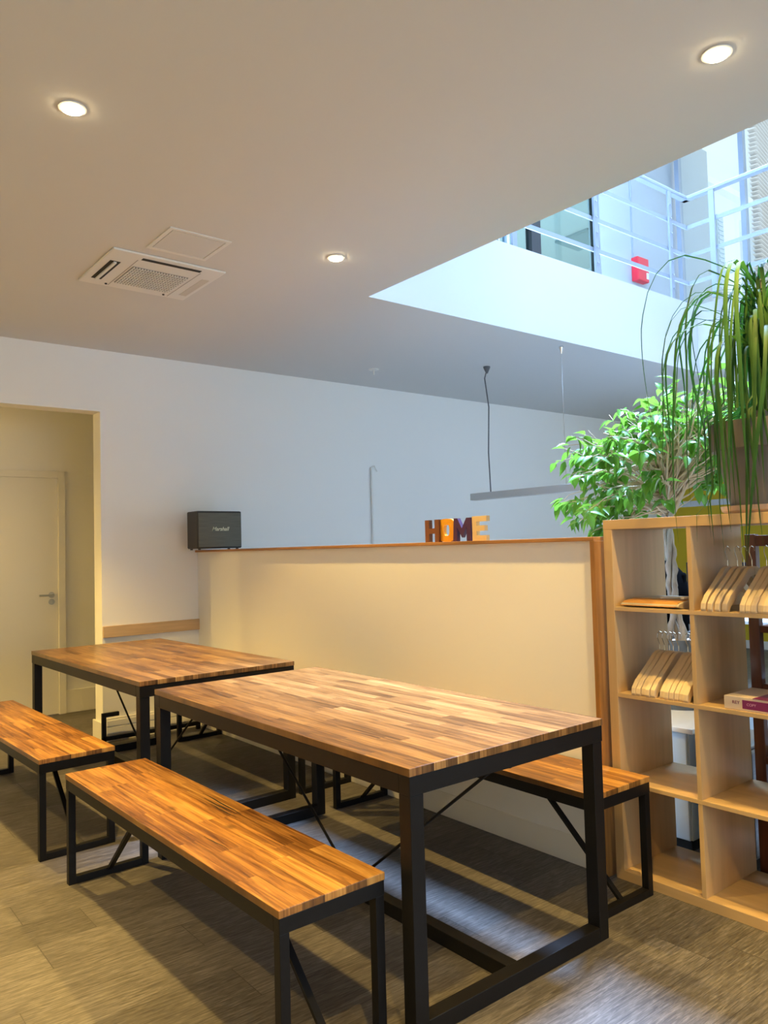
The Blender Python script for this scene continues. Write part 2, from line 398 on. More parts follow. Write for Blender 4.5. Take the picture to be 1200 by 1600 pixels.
# partition
m = MB(); m.box(PX, 2.02, 0, 2.79, WY, 1.385); struct(m.build('wall_partition', WHITE), 'shoulder high cream partition wall behind the tables', 'wall')
m = MB(); m.box(PX - .006, 2.02, 0, PX, WY - .02, .12); struct(m.build('baseboard_partition', CREAM, bevel=.003), 'low cream skirting at the foot of the partition', 'baseboard')
m = MB(); m.box(PX - .022, 2.0, 1.385, 2.81, WY, 1.402); struct(m.build('trim_3', OAK_H, bevel=.002), 'thin brown wooden cap along the top of the partition', 'trim')
m = MB(); m.box(PX - .022, 1.996, 0, 2.79, 2.02, 1.385); struct(m.build('trim_4', OAK, bevel=.002), 'brown wooden board closing the end of the partition', 'trim')
m = MB(); m.box(2.81, WY - .014, 0, X1, WY, .1); m.box(X1 - .014, Y0, 0, X1, WY - .014, .1); struct(m.build('baseboard_right', CREAM), 'cream skirting of the office beyond the partition', 'baseboard')

def window(name, label, a, b, fixed, axis, z0, z1, nx, fr=.05, depth=.08, mt=None, gl=None, nz=1):
    """frame + pane; axis 'y' means the window runs along y at x = fixed"""
    fm = MB()
    def bx(mb, s0, s1, za, zb, d0, d1):
        if axis == 'y': mb.box(fixed + d0, s0, za, fixed + d1, s1, zb)
        else: mb.box(s0, fixed + d0, za, s1, fixed + d1, zb)
    bx(fm, a, b, z0, z0 + fr, -depth / 2, depth / 2); bx(fm, a, b, z1 - fr, z1, -depth / 2, depth / 2)
    for i in range(nx + 1):
        c = a + (b - a) * i / nx; c = min(max(c, a + fr / 2), b - fr / 2)
        bx(fm, c - fr / 2, c + fr / 2, z0 + fr, z1 - fr, -depth / 2, depth / 2)
    o = struct(fm.build(name, mt or ALU), label, 'window')
    pm = MB(); bx(pm, a + fr / 2, b - fr / 2, z0 + fr / 2, z1 - fr / 2, -.004, .004)
    pm.build('pane', gl or GLASS, o)
    return o
window('window_1', 'wide street window behind the viewer', .1, 5.7, Y0 - .08, 'x', .3, 2.6, 4)
window('window_added', 'added unseen window in the yellow wall', 0.0, 2.6, X1 + .08, 'y', .5, 2.6, 2)  # unseen opening added to go with the office fill light

# ---------------------------------------------------------------- floor above the opening
UZ = 6.4
m = MB()
m.box(1.3, -2.4, UZ, 4.6, 8.0, UZ + .2); m.box(6.8, -2.4, UZ, 8.7, 8.0, UZ + .2); m.box(4.6, -2.4, UZ, 6.8, 2.4, UZ + .2); m.box(4.6, 4.7, UZ, 6.8, 8.0, UZ + .2)
m.box(4.5, 2.4, UZ + .2, 4.6, 4.7, 9.0); m.box(6.8, 2.4, UZ + .2, 6.9, 4.7, 9.0); m.box(4.5, 2.3, UZ + .2, 6.9, 2.4, 9.0); m.box(4.5, 4.7, UZ + .2, 6.9, 4.8, 9.0); m.box(4.5, 2.3, 9.0, 6.9, 4.8, 9.1)
struct(m.build('ceiling_upper', CEIL), 'white upper ceiling around the skylight', 'ceiling')
m = MB(); m.box(1.2, -2.5, FZ, 1.3, 8, UZ); struct(m.build('wall_upper_left', WHITE), 'white wall left of the upper gallery', 'wall')
m = MB(); m.box(1.3, -2.5, FZ, 8.7, -2.4, UZ); struct(m.build('wall_upper_near', WHITE), 'white wall at the near end of the upper gallery', 'wall')
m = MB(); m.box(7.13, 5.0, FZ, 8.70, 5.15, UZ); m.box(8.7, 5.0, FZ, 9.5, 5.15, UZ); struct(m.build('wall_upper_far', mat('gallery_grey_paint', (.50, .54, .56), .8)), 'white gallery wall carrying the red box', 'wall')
# glazed office front on the gallery
m = MB(); m.box(1.3, 5.02, FZ, 7.13, 5.06, FZ + .06); m.box(1.3, 5.02, UZ - .06, 7.13, 5.06, UZ)
m.box(5.62, 5.01, FZ, 5.66, 5.07, UZ); m.box(5.50, 5.01, FZ, 5.52, 5.07, UZ)
gf = struct(m.build('window_3', RAIL), 'glazed office front behind the gallery railing', 'window')
m = MB(); m.box(5.98, 5.0, FZ + .06, 6.12, 5.08, UZ - .06); m.box(7.055, 5.0, FZ, 7.10, 5.08, UZ - .06)
m.build('frame_post', DARK, gf)
m = MB(); m.box(1.3, 5.036, FZ + .06, 7.1, 5.044, UZ - .06); m.build('pane', TGLASS, gf)
m = MB(); m.box(1.3, 7.9, FZ, 9.5, 8.0, UZ); m.box(9.4, 5.15, FZ, 9.5, 7.9, UZ); struct(m.build('wall_upper_office', WHITE), 'pale back wall of the glazed upper office', 'wall')
m = MB(); m.box(1.3, 5.15, 5.4, 9.4, 7.9, 5.45); struct(m.build('ceiling_office', CEIL), 'pale ceiling inside the glazed upper office', 'ceiling')
area('upper_office_fill', (6.6, 6.7, 5.37), (0, 0, 0), 1.2, .6, 120, (.75, .92, 1))  # added fill that brightens the dark upper office, not a real fitting
m = MB(); m.box(8.18, 5.93, 5.37, 8.68, 6.45, 5.40); m.box(8.21, 5.96, 5.366, 8.65, 6.42, 5.37)
tag(m.build('ceiling_panel', mat('panel_grey', (.35, .40, .40), .6)), 'flat grey ceiling panel lamp switched off inside the upper office', 'ceiling lamp')
m = MB(); m.box(8.62, -2.4, FZ, 8.66, 4.95, FZ + .12)
struct(window('window_4', 'tall gallery glazing looking onto the courtyard', -2.4, 4.95, 8.64, 'y', FZ, UZ, 9, fr=.055, depth=.07, mt=RAIL), 'tall gallery glazing looking onto the courtyard', 'window')
# railing round the opening
rl = thing('gallery_railing', 'grey steel railing with three bars running round the ceiling opening', 'railing', (OX1, OY1, FZ))
def rel(mb, name, mt, par, **k):
    return mb.build(name, mt, par, world=True, **k)
ry, rx = OY1 + .03, OX1 - .0
CN = (6.715, ry - .0)
m = MB(); m.bar((OX0, CN[1], 4.565), (CN[0] + .03, CN[1], 4.565), .06, .035); m.bar((CN[0], CN[1] + .03, 4.565), (CN[0], -1.2, 4.565), .06, .035)
rel(m, 'handrail', RAIL, rl, bevel=.006)
for z in (4.293, 4.022, 3.764):
    m = MB(); m.bar((OX0, CN[1], z), (CN[0] + .012, CN[1], z), .012, .035); m.bar((CN[0], CN[1], z), (CN[0], -1.2, z), .012, .035)
    rel(m, 'rail', RAIL, rl)
for x in (3.15, 4.25, 5.25, 6.37):
    m = MB(); m.box(x, ry - .03, FZ, x + .05, ry - .012, 4.55)
    p = rel(m, 'post', RAIL, rl)
    if x < 5.2: continue
    for z in (3.65, 3.78, 3.90, 4.03, 4.16, 4.30, 4.42):
        m = MB(); m.tube([(x + .025, ry - .038, z), (x + .025, ry - .029, z)], .007, 8)
        m.build('bolt', CHROME, p)
for y in (3.5, 2.4, 1.3, .2, -.9):
    m = MB(); m.box(CN[0] - .03, y - .025, FZ, CN[0] - .012, y + .025, 4.55)
    rel(m, 'post', RAIL, rl)
# red box with its conduit
rb = thing('red_box', 'small red call box on the white gallery wall', 'alarm box', (7.80, 5.0, 4.45))
m = MB(); m.box(7.69, 4.91, 4.335, 7.91, 5.0, 4.61); rel(m, 'housing', RED, rb, bevel=.012)
m = MB(); m.box(7.85, 4.904, 4.37, 7.89, 4.91, 4.44); rel(m, 'label_plate', PAPER, rb)
m = MB(); m.tube([(7.72, 4.99, 4.61), (7.72, 4.99, UZ)], .008, 8)
rel(m, 'conduit', RAIL, rb)

# ---------------------------------------------------------------- courtyard outside the gallery
fb = thing('courtyard_building', 'pale courtyard building with a cornice outside the gallery glazing', 'building', (11.5, 6.5, 0))
m = MB(); m.box(9.6, 6.5, 0, 11.50, 9.5, 7.1); m.box(12.48, 6.5, 0, 13.35, 9.5, 7.1); m.box(11.50, 6.5, 0, 12.48, 9.5, 4.9); m.box(11.50, 6.5, 6.85, 12.48, 9.5, 7.1); m.box(11.5, 6.67, 4.9, 12.48, 9.5, 6.85)
rel(m, 'facade', FACADE, fb)
m = MB(); m.prism([(6.5, 7.0), (6.38, 7.16), (6.28, 7.2), (6.28, 7.3), (9.6, 7.3), (9.6, 7.0)], 0, 9.5, 13.45)
rel(m, 'cornice', FACADE, fb)
m = MB()
for a, b in ((11.50, 11.56), (11.97, 12.03), (12.42, 12.48)): m.box(a, 6.60, 4.9, b, 6.66, 6.85)
for z in (4.9, 5.7, 6.3, 6.79): m.box(11.5, 6.60, z, 12.48, 6.66, z + .05)
rel(m, 'window_frame', PLASTIC, fb)
m = MB(); m.box(11.5, 6.62, 4.9, 12.48, 6.64, 6.85); rel(m, 'window_pane', GLASS, fb)
for a in (11.3, 12.48):
    m = MB(); m.box(a, 6.44, 4.9, a + .2, 6.5, 6.85)
    for k in range(24): m.box(a + .02, 6.425, 4.95 + k * .078, a + .18, 6.44, 4.985 + k * .078)
    rel(m, 'shutter', SHUTTER, fb)
lv = thing('louvred_wall', 'tall wall of horizontal timber slats outside, right of the courtyard building', 'louvred wall', (14.05, 6.5, 0), R(10))
m = MB(); m.box(0.12, .1, 0, 5, 1, 10.2); m.build('backing', FACADE, lv)
m = MB()
for k in range(72):
    z = 4.2 + k * .083; off = (random.random() - .5) * .05
    m.prism([(0.0, z), (-.05, z + .008), (-.05, z + .018), (0.1, z + .026), (.1, z + .012)], 0, off, 5)
ls = m.build('slat', LOUV, lv)

# ---------------------------------------------------------------- furniture
def make_table(label, loc, rz):
    t = thing('dining_table', label, 'table', loc, rz, 'industrial dining tables')
    W, L = .90, 1.797
    m = MB(); m.box(0, 0, .733, W, L, .757); m.build('tabletop', ACACIA, t, bevel=.002)
    s, a = .05, .055
    m = MB(); z0, z1 = .733 - a, .733
    m.box(0.002, 0.002, z0, W - .002, s, z1); m.box(0.002, L - s, z0, W - .002, L - .002, z1); m.box(0.002, s, z0, s, L - s, z1); m.box(W - s, s, z0, W - .002, L - s, z1)
    m.build('apron', BLACK, t, bevel=.002)
    for x in (.004, W - s - .004):
        for y in (.004, L - s - .004):
            m = MB(); m.box(x, y, 0, x + s, y + s, z0); m.build('leg', BLACK, t, bevel=.002)
    for y in (.004, L - s - .004):
        m = MB(); m.box(s + .004, y, 0, W - s - .004, y + s, .05); m.build('foot_bar', BLACK, t, bevel=.002)
    m = MB(); m.box(W / 2 - .025, s + .004, 0, W / 2 + .025, L - s - .004, .05); m.build('stretcher', BLACK, t, bevel=.002)
    for y in (.04, L - .04):
        e = -1 if y > 1 else 1
        m = MB(); m.tube([(W / 2, y, z0 + .02), (W / 2, L / 2 - e * .01, .045)], .006, 8)
        m.tube([(W / 2, y, z0 + .02), (W / 2, y + .001 * e, z0 - .012)], .012, 8)
        m.build('brace_rod', BLACK, t)
    return t
t1 = make_table('nearest large acacia topped table with black steel frame beside the shelf unit', (1.417, 1.692, 0), .0057)
t2 = dup(t1, (1.434, 3.744, 0), .024, 'farther acacia topped table with black steel frame near the doorway')

def make_bench(label, loc, rz):
    t = thing('bench', label, 'bench', loc, rz, 'industrial benches')
    W, L, s = .353, 1.703, .03
    Z = .457
    m = MB(); m.box(0, 0, Z - .022, W, L, Z); m.build('seat', ACACIA_B, t, bevel=.0025)
    z1 = Z - .022; z0 = z1 - .042
    m = MB(); m.box(.002, .002, z0, W - .002, s, z1); m.box(.002, L - s, z0, W - .002, L - .002, z1); m.box(.002, s, z0, s, L - s, z1); m.box(W - s, s, z0, W - .002, L - s, z1)
    m.build('apron', BLACK, t, bevel=.0015)
    for x in (.003, W - s - .003):
        for y in (.003, L - s - .003):
            m = MB(); m.box(x, y, 0, x + s, y + s, z0); m.build('leg', BLACK, t, bevel=.0015)
    for y in (.003, L - s - .003):
        m = MB(); m.box(s + .003, y, 0, W - s - .003, y + s, s); m.build('foot_bar', BLACK, t, bevel=.0015)
    for e in (0, 1):
        ya, yb = (.018, .47) if e == 0 else (L - .018, L - .47)
        m = MB(); m.bar((W / 2, ya, .015), (W / 2, yb, z1 - .004), .022, .012); m.build('brace', BLACK, t)
    return t
b1 = make_bench('nearest low acacia bench in the foreground with a dark crack in its seat', (1.035, 1.771, 0), .0182)
b2 = dup(b1, (.9806, 3.788, 0), .039, 'low acacia bench cut by the left edge of the picture')
b3 = dup(b1, (2.368, 1.7837, 0), -.007, 'low acacia bench between the near table and the partition')
b4 = dup(b1, (2.375, 3.7879, 0), .0, 'low bench mostly hidden under the far table against the partition')
# dark cracks in the seat of the front bench are part of its wood
for (xa, ya, xb, yb, w) in ((.305, 1.04, .296, .72, .007), (.283, .98, .279, .76, .006), (.268, .90, .262, .70, .004), (.10, .62, .106, .46, .004)):
    pts = [(xa + (xb - xa) * t + random.uniform(-.002, .002), ya + (yb - ya) * t) for t in [i / 6 for i in range(7)]]
    ws = [w * math.sin(math.pi * min(max(i / 6, .05), .95)) for i in range(7)]
    poly = [(p[0] - q / 2, p[1]) for p, q in zip(pts, ws)] + [(p[0] + q / 2, p[1]) for p, q in reversed(list(zip(pts, ws)))]
    m = MB(); m.prism(poly, 2, .4565, .4574)
    m.build('crack', DARK, [c for c in b1.children if c.name.startswith('seat')][0])

# loose black frame standing at the foot of the far wall
bf = thing('black_steel_frame', 'thin black steel frame standing low against the far wall skirting', 'metal frame', (2.0, 5.76, 0))
m = MB(); m.box(1.925, 5.75, .03, 2.69, 5.775, .06); rel(m, 'long_bar', BLACK, bf, bevel=.002)
m = MB(); m.box(1.925, 5.75, 0, 1.955, 5.775, .2); rel(m, 'upright', BLACK, bf, bevel=.002)
m = MB(); m.box(1.925, 5.75, .2, 2.05, 5.775, .23); rel(m, 'arm', BLACK, bf, bevel=.002)
m = MB(); m.box(2.66, 5.75, 0, 2.69, 5.775, .03); m.build('foot', BLACK, bf, world=True)

# cube shelf unit
SX, SD, SY1, SH = 2.7514, .39, 1.975, 1.470
S0 = SY1 - SH
su = thing('shelf_unit', 'large open beech cube shelving unit standing at the end of the partition', 'shelving unit', (SX, SY1, 0))
for y in (S0, SY1 - .04):
    m = MB(); m.box(SX, y, .04, SX + SD, y + .04, SH - .04); rel(m, 'side_panel', BEECH, su, bevel=.0015)
m = MB(); m.box(SX, S0, SH - .04, SX + SD, SY1, SH); rel(m, 'top_panel', BEECH_H, su, bevel=.0015)
m = MB(); m.box(SX, S0, 0, SX + SD, SY1, .04); rel(m, 'bottom_panel', BEECH_H, su, bevel=.0015)
pitch = (SH - .08 + .016) / 4
zsh = [.04 + pitch * k - .016 for k in (1, 2, 3)]
zsh = [.386, .741, 1.094]
for z in zsh:
    m = MB(); m.box(SX + .001, S0 + .04, z, SX + SD, SY1 - .04, z + .016); rel(m, 'shelf', BEECH_H, su, bevel=.001)
zb = [.04] + [z + .016 for z in zsh]; zt = zsh + [SH - .04]
ydiv = [SY1 - .04 - pitch * k + .016 - .016 for k in (1, 2, 3)]
for yd in ydiv:
    for a, b in zip(zb, zt):
        m = MB(); m.box(SX + .002, yd, a, SX + SD, yd + .018, b); rel(m, 'divider', BEECH, su, bevel=.001)

# ---------------------------------------------------------------- hangers
def make_hanger():
    """upright hanger in the local XZ plane, shoulder tip at x=0, hook at x=.2"""
    t = thing('clothes_hanger', 'x', 'hanger')
    m = MB(); w = .0195
    half = [(0, .008), (.004, .03), (.03, .058), (.07, .085), (.11, .112), (.145, .138), (.165, .153), (.185, .160), (.205, .162)]
    low = [(.205, .128), (.175, .122), (.14, .095), (.10, .066), (.06, .040), (.03, .016), (.02, 0.0), (.004, 0.0)]
    full = half + [(.41 - x, z) for x, z in reversed(half[:-1])] + [(.41 - x, z) for x, z in reversed(low[1:])] + [(.205, .128)] + low[1:]
    full = [(x, z) for x, z in full]
    # build as two arms to keep polygons simple
    m.prism([(x, z) for x, z in half] + low, 1, -w / 2, w / 2)
    m.build('arm', HWOOD, t, bevel=.0018)
    m = MB(); m.prism([(.37 - min(x, .205) if False else .41 - x, z) for x, z in half] + [(.41 - x, z) for x, z in low], 1, -w / 2, w / 2)
    o = m.build('arm', HWOOD, t, bevel=.0018)
    m = MB(); pts = [(.205, 0, .155), (.205, 0, .185), (.196, 0, .20), (.188, 0, .215), (.192, 0, .232), (.206, 0, .240), (.222, 0, .234), (.228, 0, .22)]
    m.tube(pts, .0018, 6); m.build('hook', CHROME, t)
    return t
hz = make_hanger()
def bundle(n, ystart, z, step, label, group, jit=.0, x=SX - .004, rz=0.0, first=None):
    for i in range(n):
        y = ystart - i * step
        l = (x + random.uniform(0, .012) * (1 + jit), y, z)
        r = rz + random.uniform(-.04, .04) * jit
        if first and i == 0:
            o = first; o.location = l; o.rotation_euler = (0, 0, r); o['label'] = label; o['group'] = group
        else: dup(hz, l, r, label, group)
bundle(5, 1.860, .757, .0212, 'wooden hanger in the left bundle on the shelf above the white-topped cabinet', 'left bundle of hangers on the lower shelf', first=hz)
bundle(6, 1.738, .757, .0208, 'wooden hanger in the bundle against the divider on the lower shelf', 'right bundle of hangers on the lower shelf')
bundle(4, 1.545, 1.110, .0262, 'loosely fanned wooden hanger on the upper shelf below the potted strap-leaf plant', 'loose hangers on the upper shelf', jit=1.5)
bundle(7, 1.395, 1.110, .0208, 'tightly packed wooden hanger at the right picture edge on the upper shelf', 'packed hangers on the upper shelf')
# flat envelope with strap
ev = thing('padded_envelope', 'flat tan padded envelope lying in the top left shelf cube', 'envelope', (2.9, 1.80, 1.11))
m = MB()
pr = [(2.765, 1.123), (2.79, 1.133), (2.86, 1.141), (3.05, 1.141), (3.05, 1.112), (2.80, 1.110), (2.765, 1.118)]
n0 = len(m.v)
m.prism(pr, 1, 1.655, 1.915); rel(m, 'body', [KRAFT2], ev, bevel=.006)
m = MB(); m.prism([(2.762, 1.119), (2.788, 1.1345), (2.862, 1.1425), (2.862, 1.1405), (2.79, 1.132), (2.766, 1.117)], 1, 1.665, 1.912); rel(m, 'flap', KRAFT, ev)
m = MB(); m.bar((2.86, 1.79, 1.146), (2.96, 1.66, 1.146), .025, .008); m.bar((2.84, 1.68, 1.149), (2.94, 1.655, 1.149), .018, .010); rel(m, 'strap', PLASTIC, ev, bevel=.002)
# ream of paper
rm = thing('paper_ream', 'wrapped paper ream with a purple band reading REY in the second shelf column', 'paper ream', (2.9, 1.34, .757))
m = MB(); m.box(2.765, 1.195, .757, 2.975, 1.487, .805); rel(m, 'wrapper', REAM, rm, bevel=.002)
m = MB(); m.box(2.7635, 1.205, .765, 2.7652, 1.418, .796); m.box(2.7635, 1.205, .8045, 2.97, 1.38, .8056); rel(m, 'band', PURPLE, rm)
def letters_on(me, name, mt, parent, loc, facing):
    me.materials.clear(); me.materials.append(mt)
    o = bpy.data.objects.new(name, me); C.objects.link(o); o.parent = parent
    # text local x -> dir, y -> up z
    if facing == '-x': o.matrix_local = Matrix(((0, 0, -1, loc[0]), (-1, 0, 0, loc[1]), (0, 1, 0, loc[2]), (0, 0, 0, 1)))
    else: o.matrix_local = Matrix(((1, 0, 0, loc[0]), (0, 0, -1, loc[1]), (0, 1, 0, loc[2]), (0, 0, 0, 1)))
    return o
letters_on(text_mesh('REY', .0165, 0, .0004), 'lettering', PURPLE, rm, (2.7642 - 2.9, 1.442 - 1.34, .784 - .757), '-x')
letters_on(text_mesh('COPY', .013, 0, .0004), 'lettering', mat('pink_print', (.6, .3, .5), .5), rm, (2.7632 - 2.9, 1.385 - 1.34, .781 - .757), '-x')

# ---------------------------------------------------------------- HOME letters
def letter(polys, name, label, y0, wid, mt, rz=0, thick=.022, x=PX + .02, h=.118):
    o_ = thing(name, label, 'decorative letter', (x, y0, 1.402), rz, None)
    m = MB()
    for p in polys:
        m.prism([(-q[0] * wid, q[1] * h) for q in p], 0, 0, thick)
    o = m.build(name, mt, bevel=0)
    o.location = o_.location; o.rotation_euler = o_.rotation_euler
    bpy.data.objects.remove(o_)
    return tag(o, label, 'decorative letter')
Hp = [[(0, 0), (.3, 0), (.3, 1), (0, 1)], [(.7, 0), (1, 0), (1, 1), (.7, 1)], [(.3, .38), (.7, .38), (.7, .62), (.3, .62)]]
Op = []
for k in range(24):
    a0, a1 = 2 * math.pi * k / 24, 2 * math.pi * (k + 1) / 24
    f = lambda a, rx, ry: (.5 + rx * math.copysign(abs(math.cos(a)) ** .6, math.cos(a)), .5 + ry * math.copysign(abs(math.sin(a)) ** .6, math.sin(a)))
    Op.append([f(a0, .5, .5), f(a1, .5, .5), f(a1, .17, .24), f(a0, .17, .24)])
Mp = [[(0, 0), (.23, 0), (.27, 1), (.06, 1)], [(.77, 0), (1, 0), (1, 1), (.77, 1)], [(.27, 1), (.25, .62), (.51, .16), (.51, .56)], [(.77, 1), (.51, .56), (.51, .16), (.77, .62)]]
Ep = [[(0, 0), (.3, 0), (.3, 1), (0, 1)], [(.3, .78), (1, .78), (1, 1), (.3, 1)], [(.3, .40), (.85, .40), (.85, .62), (.3, .62)], [(.3, 0), (.95, 0), (.95, .22), (.3, .22)]]
letter(Hp, 'letter_h', 'brown wooden letter H standing on the partition', 3.106, .120, LET_H, rz=R(-5))
letter(Op, 'letter_o', 'orange letter O standing on the partition', 3.000, .108, LET_O, rz=R(8), h=.12)
letter(Mp, 'letter_m', 'dark purple letter M standing on the partition', 2.892, .128, LET_M)
letter(Ep, 'letter_e', 'pale wood letter E standing on the partition', 2.752, .105, LET_E, rz=R(-3), h=.122)

# ---------------------------------------------------------------- loudspeaker
sp = thing('loudspeaker', 'black boxy loudspeaker standing on the partition at the far wall', 'speaker', (2.76, 5.6, 1.402))
m = MB(); m.box(2.572, 5.505, 1.411, 2.95, 5.69, 1.70); rel(m, 'cabinet', VINYL, sp, bevel=.010)
m = MB(); m.box(2.582, 5.498, 1.422, 2.940, 5.506, 1.686); g = rel(m, 'grille', GRILLE, sp, bevel=.003)
me = text_mesh('Marshall', .042, .35, .001, .0006)
o = letters_on(me, 'logo', BRASS, sp, (.0, 5.4955 - 5.6, .158), '-y'); 
m = MB()
for x in (2.60, 2.92):
    for y in (5.53, 5.67): m.tube([(x, y, 1.402), (x, y, 1.42)], .011, 10)
rel(m, 'foot', VINYL, sp)

# ---------------------------------------------------------------- ceiling things
def downlight(x, y, label, spot=True, power=SPOT_W, ang=98, z=H):
    t = thing('downlight', label, 'downlight', (x, y, z), 0, 'recessed ceiling spotlights')
    m = MB(); m.lathe((0, 0, 0), [(.036, -.001), (.047, -.001), (.047, -.005), (.036, -.007)], 28); m.build('trim_ring', PLASTIC, t)
    m = MB(); m.lathe((0, 0, 0), [(.0355, -.0075), (.034, -.011), (.02, -.014)], 24); m.build('lens', LAMPGLOW, t)
    l = bpy.data.lights.new('spot_beam', 'SPOT'); l.energy = power; l.color = WARM; l.spot_size = R(ang); l.spot_blend = .55; l.shadow_soft_size = .03
    o = bpy.data.objects.new('spot_beam', l); o.location = (0, 0, -.03); o.parent = t; C.objects.link(o)
    return t
downlight(.821, 2.701, 'glowing recessed spotlight at the upper left of the ceiling')
downlight(2.371, 1.199, 'glowing recessed spotlight at the upper right near the opening')
downlight(2.367, 3.317, 'glowing recessed spotlight at the middle, right of the air conditioner', power=215)
downlight(.82, 4.82, 'recessed spotlight just outside the left edge of the picture', power=290)
for x, y in ((.82, .6), (2.37, -.9), (.82, -1.5), (-.72, 4.0), (-.72, 1.9), (-.72, -.2)):
    downlight(x, y, 'recessed spotlight outside the picture')
downlight(-.6, 6.6, 'added spotlight out of view that warms the corridor', power=190, ang=150)  # added warm fill, the corridor has no lamp of its own

ac = thing('air_conditioner', 'square ceiling cassette air conditioner with a centre grille', 'air conditioner', (1.67, 4.13, H))
m = MB(); m.box(1.36, 3.83, H - .012, 1.985, 4.40, H); rel(m, 'panel', PLASTIC, ac, bevel=.006)
m = MB(); m.box(1.53, 4.01, H - .015, 1.844, 4.303, H - .0115); g = rel(m, 'intake_grille', mat('grille_grey', (.30, .29, .27), .6), ac)
m = MB()
for k in range(20): m.box(1.533 + k * .0155, 4.012, H - .019, 1.539 + k * .0155, 4.301, H - .015)
for k in range(9): m.box(1.532, 4.03 + k * .031, H - .018, 1.843, 4.033 + k * .031, H - .0145)
m.build('slat', PLASTIC, g)
g.children[0]
for (a, b, c, d, open_) in ((1.40, 3.99, 1.455, 4.30, 1), (1.53, 3.872, 1.86, 3.90, 1), (1.918, 3.99, 1.962, 4.31, 0)):
    m = MB(); m.box(a, b, H - .0135, c, d, H - .0115); rel(m, 'outlet', DARK if open_ else mat('closed_flap', (.62, .58, .50), .5), ac)
    if open_ and c - a < .1:
        m = MB(); m.box(a + .02, b + .005, H - .022, c - .02, d - .005, H - .013); rel(m, 'flap', PLASTIC, ac)
m = MB(); m.tube([(1.50, 4.352, H - .017), (1.50, 4.352, H - .01)], .007, 10); m.tube([(1.84, 4.352, H - .017), (1.84, 4.352, H - .01)], .007, 10); rel(m, 'sensor', DARK, ac)
m = MB(); 
for a, b, c, d in ((1.515, 3.91, 1.519, 4.37), (1.868, 3.91, 1.872, 4.37)): m.box(a, b, H - .0128, c, d, H - .0115)
rel(m, 'seam', mat('seam_shadow', (.35, .33, .30), .6), ac)
hp = thing('access_hatch', 'flat white square access hatch in the ceiling beside the air conditioner', 'hatch', (1.656, 3.59, H))
m = MB(); m.box(1.494, 3.44, H - .006, 1.818, 3.462, H); m.box(1.494, 3.723, H - .006, 1.818, 3.745, H); m.box(1.494, 3.462, H - .006, 1.516, 3.723, H); m.box(1.796, 3.462, H - .006, 1.818, 3.723, H)
rel(m, 'frame', PLASTIC, hp, bevel=.002)
m = MB(); m.box(1.5155, 3.4615, H - .002, 1.7965, 3.7235, H); rel(m, 'gap', mat('hatch_gap', (.16, .14, .12), .8), hp)
m = MB(); m.box(1.5195, 3.4655, H - .005, 1.7925, 3.7195, H - .002); rel(m, 'panel', CEIL, hp)
m = MB(); m.lathe((4.124, 5.254, H), [(.045, -.004), (.045, -.0), (.04, -.008)], 20); m.tube([(4.124, 5.254, H - .05), (4.124, 5.254, H - .004)], .008, 8)
tag(m.build('smoke_detector', PLASTIC), 'tiny white ceiling sensor near the far wall', 'sensor')
m = MB(); m.tube([(4.53, 5.849, 1.0), (4.53, 5.849, 2.15)], .011, 8); m.tube([(4.53, 5.849, 2.15), (4.56, 5.84, 2.165), (4.60, 5.85, 2.12)], .006, 8)
tag(m.build('cable_conduit', PLASTIC), 'thin white cable conduit climbing the far wall', 'conduit')
CABLE = mat('grey_cable', (.10, .10, .11), .5)
def pendant(x, y0, y1, zb, label, cy0, cy1):
    t = thing('linear_pendant_lamp', label, 'pendant lamp', (x, (y0 + y1) / 2, zb), 0, None)
    m = MB(); m.box(x - .035, y0, zb, x + .035, y1, zb + .058); rel(m, 'housing', ALU, t, bevel=.003)
    m = MB(); m.box(x - .028, y0 + .01, zb - .003, x + .028, y1 - .01, zb); rel(m, 'diffuser', PLASTIC, t)
    m = MB(); m.tube([(x, cy0, zb + .058), (x - .012, cy0, zb + .4), (x + .01, cy0, zb + .8), (x - .02, cy0 + .01, zb + 1.05), (x, cy0, H - .03)], .006, 6); m.lathe((x, cy0, H), [(.008, -.06), (.03, -.01), (.03, 0)], 16); rel(m, 'power_cable', CABLE, t)
    m = MB(); m.tube([(x, cy1, zb + .058), (x, cy1, H - .03)], .002, 6); m.lathe((x, cy1, H), [(.006, -.06), (.018, -.01), (.018, 0)], 16); rel(m, 'suspension_wire', CHROME, t)
    return t
pendant(4.9, 3.55, 4.868, 1.78, 'slim grey linear pendant lamp hanging beyond the partition', 4.65, 3.841)
pendant(8.0, 2.9, 4.72, 1.75, 'slim grey linear pendant lamp in front of the yellow wall', 4.5, 3.1)

# ---------------------------------------------------------------- ficus, pots
def leaf_mesh(mb, p, d, n, L, W, fold=.25, mi=0):
    d = d.normalized(); s = d.cross(n)
    if s.length < 1e-3: s = Vector((1, 0, 0))
    s = s.normalized(); n = s.cross(d).normalized()
    prof = ((0, .03), (.12, .55), (.32, 1), (.55, .88), (.78, .45), (.92, .14), (1, 0.02))
    k0 = len(mb.v)
    for t, w in prof:
        dr = -n * (t * t * L * .22)
        c = p + d * (L * t) + dr
        up = n * (fold * W * w)
        mb.v += [tuple(c - s * (W * w / 2) + up), tuple(c), tuple(c + s * (W * w / 2) + up)]
    for i in range(len(prof) - 1):
        a = k0 + i * 3
        mb.f += [(a, a + 1, a + 4, a + 3), (a + 1, a + 2, a + 5, a + 4)]; mb.mi += [mi, mi]
fx_, fy_ = 3.66, 2.205
fic = thing('ficus_tree', 'weeping fig tree with a braided pale trunk behind the shelf unit', 'tree', (fx_, fy_, .85))
m = MB()
